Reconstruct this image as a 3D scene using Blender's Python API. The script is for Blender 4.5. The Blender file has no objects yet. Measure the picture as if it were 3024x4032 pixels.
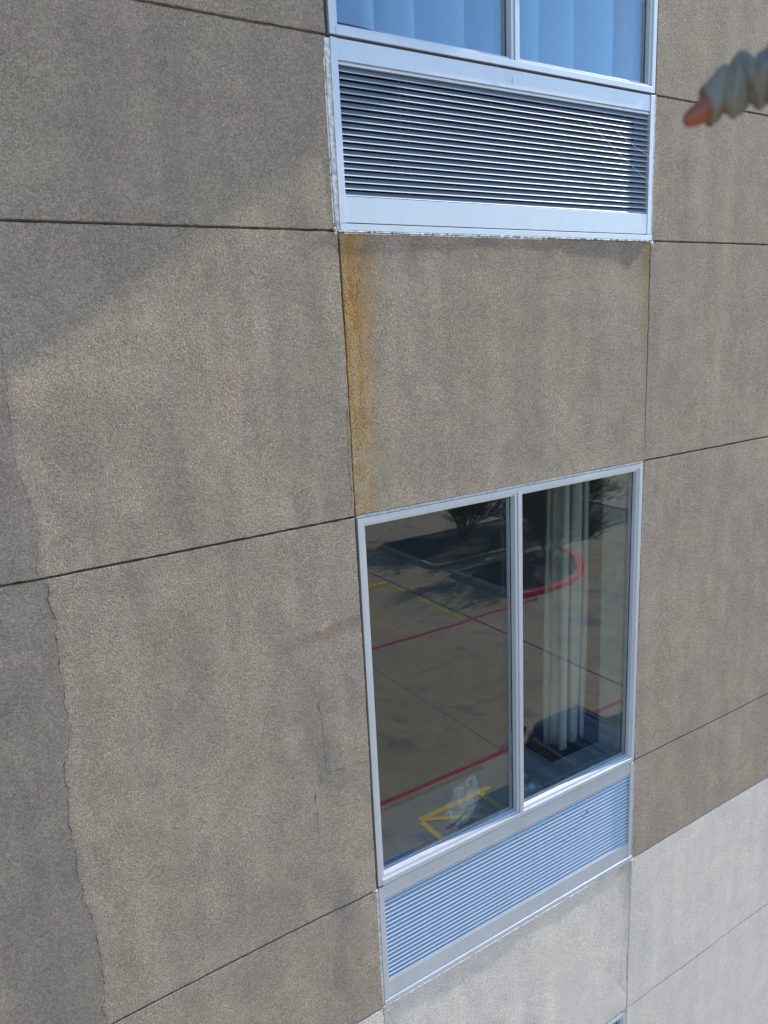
import bpy, bmesh, math, random
import numpy as np
from mathutils import Vector, Matrix

random.seed(7)
rng = np.random.default_rng(11)
SC = bpy.context.scene
COL = SC.collection
R = math.radians

# ------------------------------------------------------------------ camera
CAM_LOC = Vector((-1.2936, -2.2579, 0.6265))
cam_r = Vector((0.84012851, -0.54030907, -0.04743631))
cam_u = Vector((0.16346603, 0.16883791, 0.97199414))
cam_f = Vector((0.5171682, 0.82435421, -0.23016772))
cam_data = bpy.data.cameras.new('camera')
cam = bpy.data.objects.new('camera', cam_data)
COL.objects.link(cam)
m = Matrix((cam_r, cam_u, -cam_f)).transposed().to_4x4()
m.translation = CAM_LOC
cam.matrix_world = m
cam_data.sensor_fit = 'VERTICAL'
cam_data.sensor_height = 9.8
cam_data.lens = 2990.9 / 4032 * 9.8
cam_data.clip_start = 0.02
cam_data.clip_end = 2000
cam_data.dof.use_dof = True
cam_data.dof.focus_distance = 3.1
cam_data.dof.aperture_fstop = 1.78
SC.camera = cam

# ------------------------------------------------------------------ light
SUN_K, SUN_S = 0.062, 0.65           # sun direction (1, -K, S): raking along the wall from the right
sun_dir = Vector((1, -SUN_K, SUN_S)).normalized()
world = bpy.data.worlds.new('World')
SC.world = world
world.use_nodes = True
wn = world.node_tree
wn.nodes.clear()
sky = wn.nodes.new('ShaderNodeTexSky')
sky.sky_type = 'NISHITA'
sky.sun_disc = False
sky.sun_elevation = math.asin(sun_dir.z)
sky.sun_rotation = math.atan2(sun_dir.x, sun_dir.y)
sky.air_density = 0.8
sky.altitude = 0
sky.dust_density = 0.1
sky.ozone_density = 3.5
bg = wn.nodes.new('ShaderNodeBackground')
bg.inputs[1].default_value = 0.15
wo = wn.nodes.new('ShaderNodeOutputWorld')
wn.links.new(sky.outputs[0], bg.inputs[0])
wn.links.new(bg.outputs[0], wo.inputs[0])
sun_data = bpy.data.lights.new('sun', 'SUN')
sun_data.energy = 2.4
sun_data.angle = R(0.7)
sun_data.color = (1.0, 0.96, 0.90)
sun = bpy.data.objects.new('sun', sun_data)
sun.rotation_euler = (-sun_dir).to_track_quat('-Z', 'Y').to_euler()
sun.location = (6, -4, 8)
COL.objects.link(sun)

SC.view_settings.view_transform = 'Standard'
SC.view_settings.look = 'None'
SC.view_settings.exposure = 1.42
SC.view_settings.gamma = 1.0

# ------------------------------------------------------------------ levels
W = 1.536                            # width of the window bay
GZ = -9.2                            # parking lot level
H1, H2, H3, H4, H5, H6 = 1.52, 0.952, 0.0, -1.526, -2.096, -3.046

# ================================================================== helpers
class MB:
    """collects vertices and faces for one mesh"""
    def __init__(s):
        s.v = []; s.f = []
    def add(s, vs, fs):
        o = len(s.v)
        s.v.extend([tuple(p) for p in vs])
        s.f.extend([tuple(i + o for i in f) for f in fs])
    def box(s, x0, x1, y0, y1, z0, z1):
        s.add([(x0, y0, z0), (x1, y0, z0), (x1, y1, z0), (x0, y1, z0),
               (x0, y0, z1), (x1, y0, z1), (x1, y1, z1), (x0, y1, z1)],
              [(0, 3, 2, 1), (4, 5, 6, 7), (0, 1, 5, 4), (1, 2, 6, 5), (2, 3, 7, 6), (3, 0, 4, 7)])
    def prism_x(s, prof, x0, x1):
        """profile of (y, z) run along x"""
        n = len(prof)
        s.add([(x0, y, z) for y, z in prof] + [(x1, y, z) for y, z in prof],
              [tuple(range(n)), tuple(range(2 * n - 1, n - 1, -1))] +
              [(i, i + n, (i + 1) % n + n, (i + 1) % n) for i in range(n)])
    def prism_z(s, prof, z0, z1):
        """profile of (x, y) run along z"""
        n = len(prof)
        s.add([(x, y, z0) for x, y in prof] + [(x, y, z1) for x, y in prof],
              [tuple(range(n - 1, -1, -1)), tuple(range(n, 2 * n))] +
              [(i, (i + 1) % n, (i + 1) % n + n, i + n) for i in range(n)])
    def tube(s, pts, rads, n=6, cap=True):
        pts = [Vector(p) for p in pts]
        rings = []
        up = Vector((0, 0, 1))
        o = len(s.v)
        for i, p in enumerate(pts):
            a = pts[max(0, i - 1)]; b = pts[min(len(pts) - 1, i + 1)]
            t = (b - a)
            if t.length < 1e-9: t = Vector((0, 0, 1))
            t.normalize()
            ref = up if abs(t.z) < 0.9 else Vector((1, 0, 0))
            u = t.cross(ref).normalized(); w = t.cross(u)
            r = rads[i] if hasattr(rads, '__len__') else rads
            for k in range(n):
                a_ = 2 * math.pi * k / n
                s.v.append(tuple(p + (u * math.cos(a_) + w * math.sin(a_)) * r))
        for i in range(len(pts) - 1):
            for k in range(n):
                k2 = (k + 1) % n
                s.f.append((o + i * n + k, o + i * n + k2, o + (i + 1) * n + k2, o + (i + 1) * n + k))
        if cap:
            s.f.append(tuple(o + k for k in range(n - 1, -1, -1)))
            e = o + (len(pts) - 1) * n
            s.f.append(tuple(e + k for k in range(n)))
    def mesh(s, name, mat=None, smooth=False, fix=True):
        me = bpy.data.meshes.new(name)
        me.from_pydata(s.v, [], s.f)
        if fix:
            b = bmesh.new(); b.from_mesh(me)
            bmesh.ops.recalc_face_normals(b, faces=b.faces)
            b.to_mesh(me); b.free()
        if smooth:
            me.polygons.foreach_set('use_smooth', [True] * len(me.polygons))
        if mat: me.materials.append(mat)
        return me

def link(name, me, parent=None):
    o = bpy.data.objects.new(name, me)
    COL.objects.link(o)
    if parent is not None:
        o.parent = parent
        bpy_loc = world_loc(parent)
        o.matrix_parent_inverse = Matrix.Translation(-bpy_loc)
    return o

_wl = {}
def world_loc(o):
    return _wl.get(o.name, Vector((0, 0, 0)))

def obj(name, mb, mat, parent=None, smooth=False, bevel=0.0, fix=True):
    o = link(name, mb.mesh(name, mat, smooth, fix), parent)
    if bevel > 0:
        b = o.modifiers.new('bevel', 'BEVEL'); b.width = bevel; b.segments = 2; b.limit_method = 'ANGLE'
    return o

def thing(name, label, cat, loc, group=None):
    o = bpy.data.objects.new(name, None)
    COL.objects.link(o)
    o.location = loc
    _wl[o.name] = Vector(loc)
    o['label'] = label; o['category'] = cat
    if group: o['group'] = group
    return o

def tag(o, label, cat, group=None):
    o['label'] = label; o['category'] = cat
    if group: o['group'] = group
    return o

def structure(o):
    o['kind'] = 'structure'
    return o

# ---- smooth value noise in python (for the gentle waviness of the render coat)
_perm = rng.random((64, 64))
def vnoise(x, y):
    xi = np.floor(x).astype(int); yi = np.floor(y).astype(int)
    fx = x - xi; fy = y - yi
    fx = fx * fx * fx * (fx * (fx * 6 - 15) + 10); fy = fy * fy * fy * (fy * (fy * 6 - 15) + 10)
    a = _perm[xi % 64, yi % 64]; b = _perm[(xi + 1) % 64, yi % 64]
    c = _perm[xi % 64, (yi + 1) % 64]; d = _perm[(xi + 1) % 64, (yi + 1) % 64]
    return (a + (b - a) * fx) + ((c + (d - c) * fx) - (a + (b - a) * fx)) * fy - 0.5

def sstep(a, b, t):
    t = np.clip((t - a) / (b - a), 0, 1)
    return t * t * (3 - 2 * t)

# ================================================================== materials
class NT:
    def __init__(s, name):
        s.m = bpy.data.materials.new(name); s.m.use_nodes = True
        s.t = s.m.node_tree; s.t.nodes.clear()
        s.out = s.t.nodes.new('ShaderNodeOutputMaterial')
    def n(s, typ, **kw):
        nd = s.t.nodes.new(typ)
        for k, v in kw.items():
            setattr(nd, k, v)
        return nd
    def l(s, a, b): s.t.links.new(a, b)
    def put(s, sock, v):
        if hasattr(v, 'is_output') or isinstance(v, bpy.types.NodeSocket): s.l(v, sock)
        else: sock.default_value = v
    def math(s, op, a, b=0.0, c=0.0, clamp=False):
        nd = s.n('ShaderNodeMath', operation=op); nd.use_clamp = clamp
        s.put(nd.inputs[0], a); s.put(nd.inputs[1], b); s.put(nd.inputs[2], c)
        return nd.outputs[0]
    def ramp(s, v, a, b, lo=0.0, hi=1.0):
        nd = s.n('ShaderNodeMapRange', interpolation_type='SMOOTHSTEP')
        s.put(nd.inputs[0], v); nd.inputs[1].default_value = a; nd.inputs[2].default_value = b
        nd.inputs[3].default_value = lo; nd.inputs[4].default_value = hi
        return nd.outputs[0]
    def mix(s, f, a, b, typ='MIX'):
        nd = s.n('ShaderNodeMix', data_type='RGBA', blend_type=typ)
        s.put(nd.inputs[0], f)
        for i, v in ((6, a), (7, b)):
            if isinstance(v, tuple): v = tuple(v) + (1.0,) if len(v) == 3 else v
            s.put(nd.inputs[i], v)
        return nd.outputs[2]
    def pos(s):
        return s.n('ShaderNodeNewGeometry').outputs['Position']
    def objc(s):
        return s.n('ShaderNodeTexCoord').outputs['Object']
    def xyz(s, v):
        nd = s.n('ShaderNodeSeparateXYZ'); s.l(v, nd.inputs[0]); return nd.outputs
    def scaled(s, v, sc):
        nd = s.n('ShaderNodeMapping'); s.l(v, nd.inputs[0]); nd.inputs[3].default_value = sc
        return nd.outputs[0]
    def noise(s, v, scale, detail=3.0, rough=0.55, dist=0.0):
        nd = s.n('ShaderNodeTexNoise'); s.l(v, nd.inputs['Vector'])
        nd.inputs['Scale'].default_value = scale; nd.inputs['Detail'].default_value = detail
        nd.inputs['Roughness'].default_value = rough; nd.inputs['Distortion'].default_value = dist
        return nd.outputs[0]
    def bump(s, h, strength, dist, normal=None):
        nd = s.n('ShaderNodeBump'); s.l(h, nd.inputs['Height'])
        nd.inputs['Strength'].default_value = strength; nd.inputs['Distance'].default_value = dist
        if normal is not None: s.l(normal, nd.inputs['Normal'])
        return nd.outputs[0]
    def pbr(s, col, rough=0.7, metal=0.0, spec=0.5, normal=None, **kw):
        b = s.n('ShaderNodeBsdfPrincipled')
        if isinstance(col, tuple): col = tuple(col) + (1.0,) if len(col) == 3 else col
        s.put(b.inputs['Base Color'], col); s.put(b.inputs['Roughness'], rough)
        b.inputs['Metallic'].default_value = metal
        b.inputs['Specular IOR Level'].default_value = spec
        if normal is not None: s.l(normal, b.inputs['Normal'])
        for k, v in kw.items(): s.put(b.inputs[k], v)
        s.l(b.outputs[0], s.out.inputs[0])
        return b

def plain(name, col, rough=0.6, metal=0.0, spec=0.5, var=0.12, nscale=25.0, bump=0.0):
    k = NT(name)
    p = k.objc()
    nz = k.noise(p, nscale, 4.0)
    f = k.ramp(nz, 0.3, 0.7)
    lo = tuple(c * (1 - var) for c in col); hi = tuple(min(1, c * (1 + var)) for c in col)
    c = k.mix(f, lo, hi)
    nrm = k.bump(k.noise(p, nscale * 4, 3.0), bump, 0.002) if bump > 0 else None
    k.pbr(c, rough, metal, spec, nrm)
    return k.m

def stucco(name, warm, cool, stain='none', grain=1.0):
    """sand-finish render: gritty relief, blotchy weathering, faint run-down streaks"""
    k = NT(name)
    p = k.pos()
    x, y, z = k.xyz(p)
    blot = k.noise(p, 2.6, 4.0, 0.55)
    blot2 = k.noise(p, 7.0, 3.0, 0.6, 0.4)
    streak = k.noise(k.scaled(p, (9.0, 1.0, 0.8)), 1.0, 4.0, 0.6)
    fine = k.noise(p, 172.0, 3.0, 0.70)
    vo = k.n('ShaderNodeTexVoronoi'); vo.feature = 'F1'; k.l(p, vo.inputs['Vector']); vo.inputs['Scale'].default_value = 165.0
    grit = k.math('SUBTRACT', 1.0, vo.outputs['Distance'])
    fine2 = k.noise(p, 290.0, 2.0, 0.6)
    col = k.mix(k.ramp(blot, 0.36, 0.64), warm, cool)
    # weathering, lighter and darker
    wv = k.math('ADD', k.math('MULTIPLY', blot2, 0.5), k.math('MULTIPLY', streak, 0.5))
    col = k.mix(k.ramp(wv, 0.35, 0.68, 0.0, 1.0 if warm[0] < .5 else .6), col, k.mix(1.0, col, (1.24, 1.23, 1.20), 'MULTIPLY'))
    dk = k.mix(1.0, col, (0.62, 0.61, 0.60), 'MULTIPLY')
    col = k.mix(k.ramp(k.math('ADD', k.math('MULTIPLY', fine, 0.25), k.math('MULTIPLY', fine2, 0.75)), 0.52, 0.40, 0.0, 0.75), col, dk)
    lt = k.mix(1.0, col, (1.22, 1.21, 1.18), 'MULTIPLY')
    col = k.mix(k.ramp(fine2, 0.54, 0.66), col, lt)
    gv = k.ramp(k.xyz(vo.outputs['Color'])[0], 0.0, 1.0, *((0.86, 1.14) if warm[0] < .5 else (0.955, 1.045)))
    gc = k.n('ShaderNodeCombineColor')
    for i_ in range(3): k.l(gv, gc.inputs[i_])
    col = k.mix(1.0, col, gc.outputs[0], 'MULTIPLY')
    if stain == 'rust':
        n1 = k.noise(k.scaled(p, (1.0, 1.0, 0.35)), 22.0, 4.0, 0.65)
        n2 = k.noise(p, 9.0, 3.0)
        e = k.math('ADD', x, k.math('MULTIPLY', k.math('SUBTRACT', n1, 0.5), 0.10))
        core = k.ramp(e, 0.140, 0.045)
        halo = k.ramp(k.math('ADD', x, k.math('MULTIPLY', k.math('SUBTRACT', n2, 0.5), 0.22)), 0.19, 0.05, 0.0, 0.55)
        mask = k.math('MULTIPLY', k.math('MAXIMUM', core, halo), k.ramp(k.noise(k.scaled(p, (1.6, 1.0, 0.5)), 16.0, 4.0, 0.7), 0.30, 0.55, 0.45, 1.0))
        rc = k.mix(k.ramp(z, 0.15, 0.90), (0.82, 0.60, 0.29), (0.76, 0.44, 0.15))
        rc = k.mix(k.ramp(n1, 0.38, 0.62), rc, k.mix(1.0, rc, (0.78, 0.70, 0.60), 'MULTIPLY'))
        rc = k.mix(k.ramp(fine, 0.35, 0.62), k.mix(1.0, rc, (0.55, 0.48, 0.42), 'MULTIPLY'), rc)
        zf = k.ramp(z, -0.05, 0.45, 0.68, 1.0)
        col = k.mix(k.math('MULTIPLY', mask, zf), col, rc)
        # paler run at the other end
        e2 = k.math('ADD', x, k.math('MULTIPLY', k.math('SUBTRACT', n1, 0.5), 0.05))
        m2 = k.math('MULTIPLY', k.ramp(e2, 1.455, 1.53), k.ramp(z, 0.30, 0.92, 0.08, 0.75))
        col = k.mix(m2, col, (0.46, 0.29, 0.105))
        # damp dark patch under the flashing
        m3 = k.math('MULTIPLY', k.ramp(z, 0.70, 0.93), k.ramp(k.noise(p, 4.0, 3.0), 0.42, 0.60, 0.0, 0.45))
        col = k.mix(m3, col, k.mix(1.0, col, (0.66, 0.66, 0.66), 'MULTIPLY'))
    if stain == 'lime':
        n1 = k.noise(p, 14.0, 4.0)
        e2 = k.math('ADD', x, k.math('MULTIPLY', k.math('SUBTRACT', n1, 0.5), 0.16))
        m2 = k.math('MULTIPLY', k.ramp(e2, 1.40, 1.53), k.ramp(z, -2.45, -2.12, 0.0, 0.7))
        col = k.mix(m2, col, (0.42, 0.39, 0.27))
    if stain == 'smudge':
        # a slanting grey smear left of the window frame
        t = k.math('ADD', z, k.math('MULTIPLY', x, -0.10))
        n1 = k.noise(p, 10.0, 3.0)
        t = k.math('ADD', t, k.math('MULTIPLY', k.math('SUBTRACT', n1, 0.5), 0.05))
        band = k.math('MULTIPLY', k.ramp(t, -0.42, -0.385), k.ramp(t, -0.35, -0.37))
        band = k.math('MULTIPLY', band, k.ramp(x, -0.42, -0.16, 0.0, 0.5))
        col = k.mix(band, col, k.mix(1.0, col, (0.6, 0.57, 0.56), 'MULTIPLY'))
    h = k.math('ADD', k.math('ADD', k.math('MULTIPLY', fine, 1.0), k.math('MULTIPLY', fine2, 0.3)), k.math('MULTIPLY', k.math('MULTIPLY', grit, gv), 0.55))
    nrm = k.bump(h, 1.0 * grain, 0.0150 if warm[0] < .5 else 0.0130)
    nrm = k.bump(k.noise(p, 22.0, 4.0, 0.65, 0.5), 0.5, 0.004, nrm)
    k.pbr(col, 0.92, 0.0, 0.15, nrm)
    return k.m

TAU_W, TAU_C = (0.450, 0.362, 0.264), (0.446, 0.350, 0.268)
WHT_W, WHT_C = (0.850, 0.735, 0.605), (0.835, 0.725, 0.610)
M_TAUPE = stucco('taupe_stucco', TAU_W, TAU_C)
M_TAUPE_S = stucco('taupe_stucco_smudged', TAU_W, TAU_C, 'smudge')
M_RUST = stucco('taupe_stucco_rusty', TAU_W, TAU_C, 'rust')
M_WHITE = stucco('white_stucco', WHT_W, WHT_C)
M_WHITE_L = stucco('white_stucco_limed', WHT_W, WHT_C, 'lime')
M_SEAL = plain('joint_sealant', (0.13, 0.112, 0.092), 0.8, var=0.25)
M_DARKJOINT = plain('joint_backing', (0.035, 0.032, 0.03), 0.9)
M_CRACK = plain('crack_dark', (0.05, 0.043, 0.038), 0.95)
M_CAULK = plain('old_caulk', (0.55, 0.54, 0.50), 0.7, var=0.3, nscale=60)
M_CAULKW = plain('white_caulk', (0.78, 0.77, 0.73), 0.6, var=0.15, nscale=60)
M_GALV = plain('galvanised_flashing', (0.42, 0.46, 0.48), 0.45, 0.5, var=0.25, nscale=45)
M_BLACK = plain('black_gasket', (0.012, 0.012, 0.013), 0.5)
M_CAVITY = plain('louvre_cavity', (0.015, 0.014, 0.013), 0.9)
M_SPACER = plain('spacer_metal', (.25, .26, .26), .5)
M_BRACE = plain('louvre_brace', (0.12, 0.105, 0.09), 0.7)

def aluminium(name, col=(0.51, 0.525, 0.535), rough=0.40, metal=0.35, streaks=True):
    k = NT(name)
    p = k.pos()
    x, y, z = k.xyz(p)
    v = k.noise(k.scaled(p, (1.0, 1.0, 0.25)), 9.0, 4.0, 0.6)
    c = k.mix(k.ramp(v, 0.35, 0.7), col, tuple(q * 0.95 for q in col))
    fl = k.noise(p, 160.0, 2.0)
    c = k.mix(k.ramp(fl, 0.66, 0.78, 0.0, 0.15), c, tuple(q * 0.7 for q in col))
    if streaks:
        # grime washed out at the foot of the mullion
        s = k.noise(k.scaled(p, (140.0, 1.0, 9.0)), 1.0, 3.0, 0.7)
        dx = k.math('ABSOLUTE', k.math('SUBTRACT', x, 0.762))
        m_ = k.math('MULTIPLY', k.ramp(dx, 0.055, 0.012), k.ramp(s, 0.52, 0.66))
        zz = k.math('MAXIMUM', k.math('MULTIPLY', k.ramp(z, 1.455, 1.475), k.ramp(z, 1.53, 1.505)),
                    k.math('MULTIPLY', k.ramp(z, -1.76, -1.66), k.ramp(z, -1.535, -1.555)))
        c = k.mix(k.math('MULTIPLY', k.math('MULTIPLY', m_, zz), 0.75), c, (0.10, 0.11, 0.11))
    r = k.ramp(k.noise(p, 30.0, 3.0), 0.3, 0.7, rough - 0.02, rough + 0.04)
    k.pbr(c, r, metal, 0.5)
    return k.m
M_ALU = aluminium('anodised_aluminium')
M_SLAT = aluminium('louvre_blade_metal', (0.19, 0.25, 0.31), 0.45, 0.45)
M_NOSE = plain('painted_sunlit_edge', (0.60, 0.60, 0.59), 0.5, 0.1, var=0.05)  # sun line along the blade noses, put into a paler colour

def glass(name, tint, r0, gloss=(1, 1, 1)):
    k = NT(name)
    tr = k.n('ShaderNodeBsdfTransparent'); tr.inputs[0].default_value = (*tint, 1)
    gl = k.n('ShaderNodeBsdfGlossy'); gl.inputs['Roughness'].default_value = 0.0
    gl.inputs[0].default_value = (*gloss, 1)
    p = k.pos()
    nz = k.noise(p, 1.6, 2.0)
    b = k.bump(nz, 0.12, 0.004)
    k.l(b, gl.inputs['Normal'])
    lw = k.n('ShaderNodeLayerWeight')
    f5 = k.math('POWER', lw.outputs['Facing'], 4.0)
    fac = k.math('ADD', r0, k.math('MULTIPLY', f5, 1 - r0), clamp=True)
    mx = k.n('ShaderNodeMixShader')
    k.l(fac, mx.inputs[0]); k.l(tr.outputs[0], mx.inputs[1]); k.l(gl.outputs[0], mx.inputs[2])
    # thin film of dust
    df = k.n('ShaderNodeBsdfDiffuse'); df.inputs[0].default_value = (0.6, 0.62, 0.6, 1)
    sp = k.noise(p, 220.0, 2.0)
    dm = k.ramp(sp, 0.73, 0.80, 0.004, 0.10)
    m2 = k.n('ShaderNodeMixShader'); k.l(dm, m2.inputs[0]); k.l(mx.outputs[0], m2.inputs[1]); k.l(df.outputs[0], m2.inputs[2])
    k.l(m2.outputs[0], k.out.inputs[0])
    return k.m
M_GLASS = glass('window_glass', (0.88, 0.93, 0.92), 0.15, (.76, .87, .97))
M_GLASS_IN = glass('inner_window_glass', (0.88, 0.93, 0.92), 0.055, (.76, .87, .97))

def curtain_mat(name, col, transl):
    k = NT(name)
    p = k.objc()
    weave = k.noise(k.scaled(p, (300, 300, 60)), 1.0, 2.0)
    c = k.mix(k.ramp(weave, 0.3, 0.7), tuple(q * 0.9 for q in col), col)
    d = k.n('ShaderNodeBsdfDiffuse'); k.l(c, d.inputs[0])
    t = k.n('ShaderNodeBsdfTranslucent'); k.l(c, t.inputs[0])
    mx = k.n('ShaderNodeMixShader'); mx.inputs[0].default_value = transl
    k.l(d.outputs[0], mx.inputs[1]); k.l(t.outputs[0], mx.inputs[2])
    k.l(mx.outputs[0], k.out.inputs[0])
    return k.m
M_SHEER = curtain_mat('sheer_curtain_cloth', (0.36, 0.54, 0.68), 0.20)
M_DRAPE = curtain_mat('drape_cloth', (0.50, 0.475, 0.41), 0.2)
M_ROOMWALL = plain('room_wall_paint', (0.34, 0.32, 0.28), 0.9)
M_CARPET = plain('room_carpet', (0.06, 0.055, 0.05), 0.95, bump=0.3, nscale=60)
M_STOOL = plain('window_stool_laminate', (0.30, 0.34, 0.35), 0.35, var=0.06)
M_ACUNIT = plain('air_conditioner_plastic', (0.36, 0.36, 0.33), 0.5, var=0.05)

def concrete():
    k = NT('parking_concrete')
    p = k.pos()
    a = k.noise(p, 0.35, 5.0, 0.6)
    b = k.noise(p, 1.7, 5.0, 0.65)
    c = k.mix(k.ramp(a, 0.35, 0.65), (0.36, 0.265, 0.140), (0.43, 0.290, 0.165))
    c = k.mix(k.ramp(b, 0.40, 0.70, 0.0, 0.6), c, (0.27, 0.19, 0.11))
    oil = k.noise(p, 0.9, 3.0, 0.5, 0.6)
    c = k.mix(k.ramp(oil, 0.58, 0.72, 0.0, 0.7), c, (0.14, 0.13, 0.12))
    g = k.noise(p, 40.0, 3.0)
    c = k.mix(k.ramp(g, 0.3, 0.7, 0.0, 0.25), c, (0.22, 0.2, 0.18))
    k.pbr(c, 0.85, 0, 0.2, k.bump(g, 0.3, 0.004))
    return k.m
M_CONC = concrete()

def worn_paint(name, col, wear=0.5):
    k = NT(name)
    p = k.pos()
    nz = k.noise(p, 11.0, 5.0, 0.7)
    c = k.mix(k.ramp(nz, 0.62, 0.74, 0.0, wear), col, (0.33, 0.30, 0.26))
    k.pbr(c, 0.7, 0, 0.3)
    return k.m
M_RED = worn_paint('red_paint', (0.40, 0.03, 0.045), 0.35)
M_REDK = worn_paint('red_kerb_paint', (0.66, 0.045, 0.06), 0.15)
M_YEL = worn_paint('yellow_paint', (0.78, 0.47, 0.04), 0.55)
M_YELF = worn_paint('faded_yellow_paint', (0.50, 0.32, 0.06), 0.8)
M_BLUE = worn_paint('blue_paint', (0.03, 0.17, 0.42), 0.3)
M_KERB = plain('kerb_concrete', (0.26, 0.23, 0.17), 0.9, bump=0.3)
M_MULCH = plain('dark_mulch', (0.060, 0.042, 0.030), 0.95, var=0.6, nscale=9, bump=1.0)
M_BARK = plain('grey_bark', (0.085, 0.065, 0.050), 0.9, var=0.3)
M_TWIG = plain('bare_twigs', (0.062, 0.045, 0.036), 0.9, var=0.3)

# ================================================================== setting: ground
g = MB(); g.add([(-90, -120, GZ), (110, -120, GZ), (110, 40, GZ), (-90, 40, GZ)], [(0, 1, 2, 3)])
ground = structure(obj('parking_lot', g, M_CONC))

def strip(name, x0, x1, y0, y1, mat, z=0.004, parent=None):
    b = MB(); b.add([(x0, y0, GZ + z), (x1, y0, GZ + z), (x1, y1, GZ + z), (x0, y1, GZ + z)], [(0, 1, 2, 3)])
    return obj(name, b, mat, parent or ground)

def line2(name, a, b_, w, mat, z=0.004):
    a = Vector((a[0], a[1], 0)); b_ = Vector((b_[0], b_[1], 0))
    t = (b_ - a).normalized(); n = Vector((-t.y, t.x, 0)) * (w / 2)
    q = MB(); q.add([(*(p.xy), GZ + z) for p in (a - n, b_ - n, b_ + n, a + n)], [(0, 1, 2, 3)])
    return obj(name, q, mat, ground)

# ================================================================== building
B = thing('hotel_building', 'taupe stuccoed hotel facade with white lower storey and aluminium windows', 'building', (0.75, 0.1, GZ))

def crack_x(z):
    """x of the long wandering crack left of the window"""
    zs = np.array([-1.60, -1.43, -1.26, -1.14, -1.01, -0.81, -0.69, -0.566, -0.469, -0.374, -0.272, -0.118, -0.014, 0.024, 0.157, 0.211, 0.315, 0.393, 0.54, 0.95, 1.6])
    xs = np.array([-1.05, -1.054, -1.036, -1.037, -1.049, -1.065, -1.048, -1.045, -1.016, -1.031, -1.028, -1.016, -1.012, -1.029, -1.023, -1.033, -1.035, -1.052, -1.044, -1.06, -1.06])
    return np.interp(z, zs, xs) + 0.020 * vnoise(z * 6, z * 0 + 3.3) + 0.009 * vnoise(z * 29, z * 0 + 8.1) + 0.004 * vnoise(z * 70, z * 0 + 5.5)

def relief(x, z, col):
    """outward bulge of the coat, metres"""
    wx = x + 0.20 * vnoise(x * 3.1 + 11, z * 3.3 + 5); wz = z + 0.20 * vnoise(x * 2.7 + 2, z * 3.0 + 17)
    h = 0.0090 * vnoise(wx * 2.1 + 7.3, wz * 1.5 + 3.1) + 0.0048 * vnoise(wx * 4.7 + 1.3, wz * 3.4 + 9.2)
    h = h + 0.0018 * vnoise(wx * 13 + 4.0, wz * 10 + 2.0) + 0.0004 * vnoise(x * 31 + 4.0, z * 28 + 2.0)
    if col == 'C': h = h * 0.6
    if col == 'A':
        below = sstep(0.85, 0.45, z)                       # the bulge dies out above
        d = x - crack_x(z)
        left = np.exp(-np.clip(-d, 0, None) / 0.22)
        right = np.exp(-np.clip(d, 0, None) / 0.62)
        h = h + below * 0.024 * np.where(d < 0, left, right)
        # wall dips towards the window
        h = h + 0.004 * sstep(-0.38, 0.0, x)
    if col == 'B' and True:
        zz = z - 0.0
        h = h + 0.004 * np.exp(-np.clip(zz, 0, None) / 0.05) * (z > 0)
        h = h + 0.003
    return h

def panel(name, x0, x1, z0, z1, mat, col, res=0.03, label=None):
    """one stucco panel: wavy face, returned edges"""
    gap = 0.0030
    ch = 0.0022
    x0 += gap + ch; x1 -= gap + ch; z0 += gap + ch; z1 -= gap + ch
    def axis(a_, b_, lo, hi):
        """fine between lo and hi, coarse outside"""
        pts = [a_]
        while pts[-1] < b_ - 1e-6:
            st = res if lo - .05 < pts[-1] < hi + .05 else max(res, .16)
            pts.append(min(b_, pts[-1] + st))
        if len(pts) > 2 and pts[-1] - pts[-2] < res * .3: pts.pop(-2)
        return np.array(pts)
    xs = axis(x0, x1, -1.75, 3.4); zs = axis(z0, z1, -4.3, 2.4)
    nx, nz = len(xs) - 1, len(zs) - 1
    X, Z = np.meshgrid(xs, zs)
    h = relief(X, Z, col)
    jag = 0.0007
    X[:, 0] += rng.uniform(-jag, jag, nz + 1); X[:, -1] += rng.uniform(-jag, jag, nz + 1)
    Z[0, :] += rng.uniform(-jag, jag, nx + 1); Z[-1, :] += rng.uniform(-jag, jag, nx + 1)
    b = MB()
    b.v = list(zip(X.ravel().tolist(), (-h).ravel().tolist(), Z.ravel().tolist()))
    k = nx + 1
    b.f = [(j * k + i, j * k + i + 1, (j + 1) * k + i + 1, (j + 1) * k + i) for j in range(nz) for i in range(nx)]
    rim = [i for i in range(k)] + [j * k + nx for j in range(1, nz + 1)] + \
          [nz * k + i for i in range(nx - 1, -1, -1)] + [j * k for j in range(nz - 1, 0, -1)]
    n = len(rim); o = len(b.v)
    mx_, mz_ = (x0 + x1) / 2, (z0 + z1) / 2
    for i in rim: b.v.append(b.v[i])              # own vertices, so the face keeps its flat normals up to the arris
    outer = []
    for i in rim:                                 # worn arris
        v = b.v[i]; w_ = ch * random.uniform(.6, 1.1)
        dx = (w_ if v[0] > x1 - .002 else -w_ if v[0] < x0 + .002 else 0); dz = (w_ if v[2] > z1 - .002 else -w_ if v[2] < z0 + .002 else 0)
        outer.append((v[0] + dx, v[1] + ch, v[2] + dz))
    b.v.extend(outer)
    b.v.extend([(v[0], 0.036, v[2]) for v in outer])
    for i in range(n):
        i2 = (i + 1) % n
        for r_ in (0, n):
            b.f.append((o + r_ + i, o + r_ + n + i, o + r_ + n + i2, o + r_ + i2))
    me = b.mesh(name, mat, fix=False)
    me.polygons.foreach_set('use_smooth', [True] * (nx * nz) + [False] * (2 * n))
    ob = link(name, me, B)
    if label: ob['label'] = label
    return ob

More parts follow.
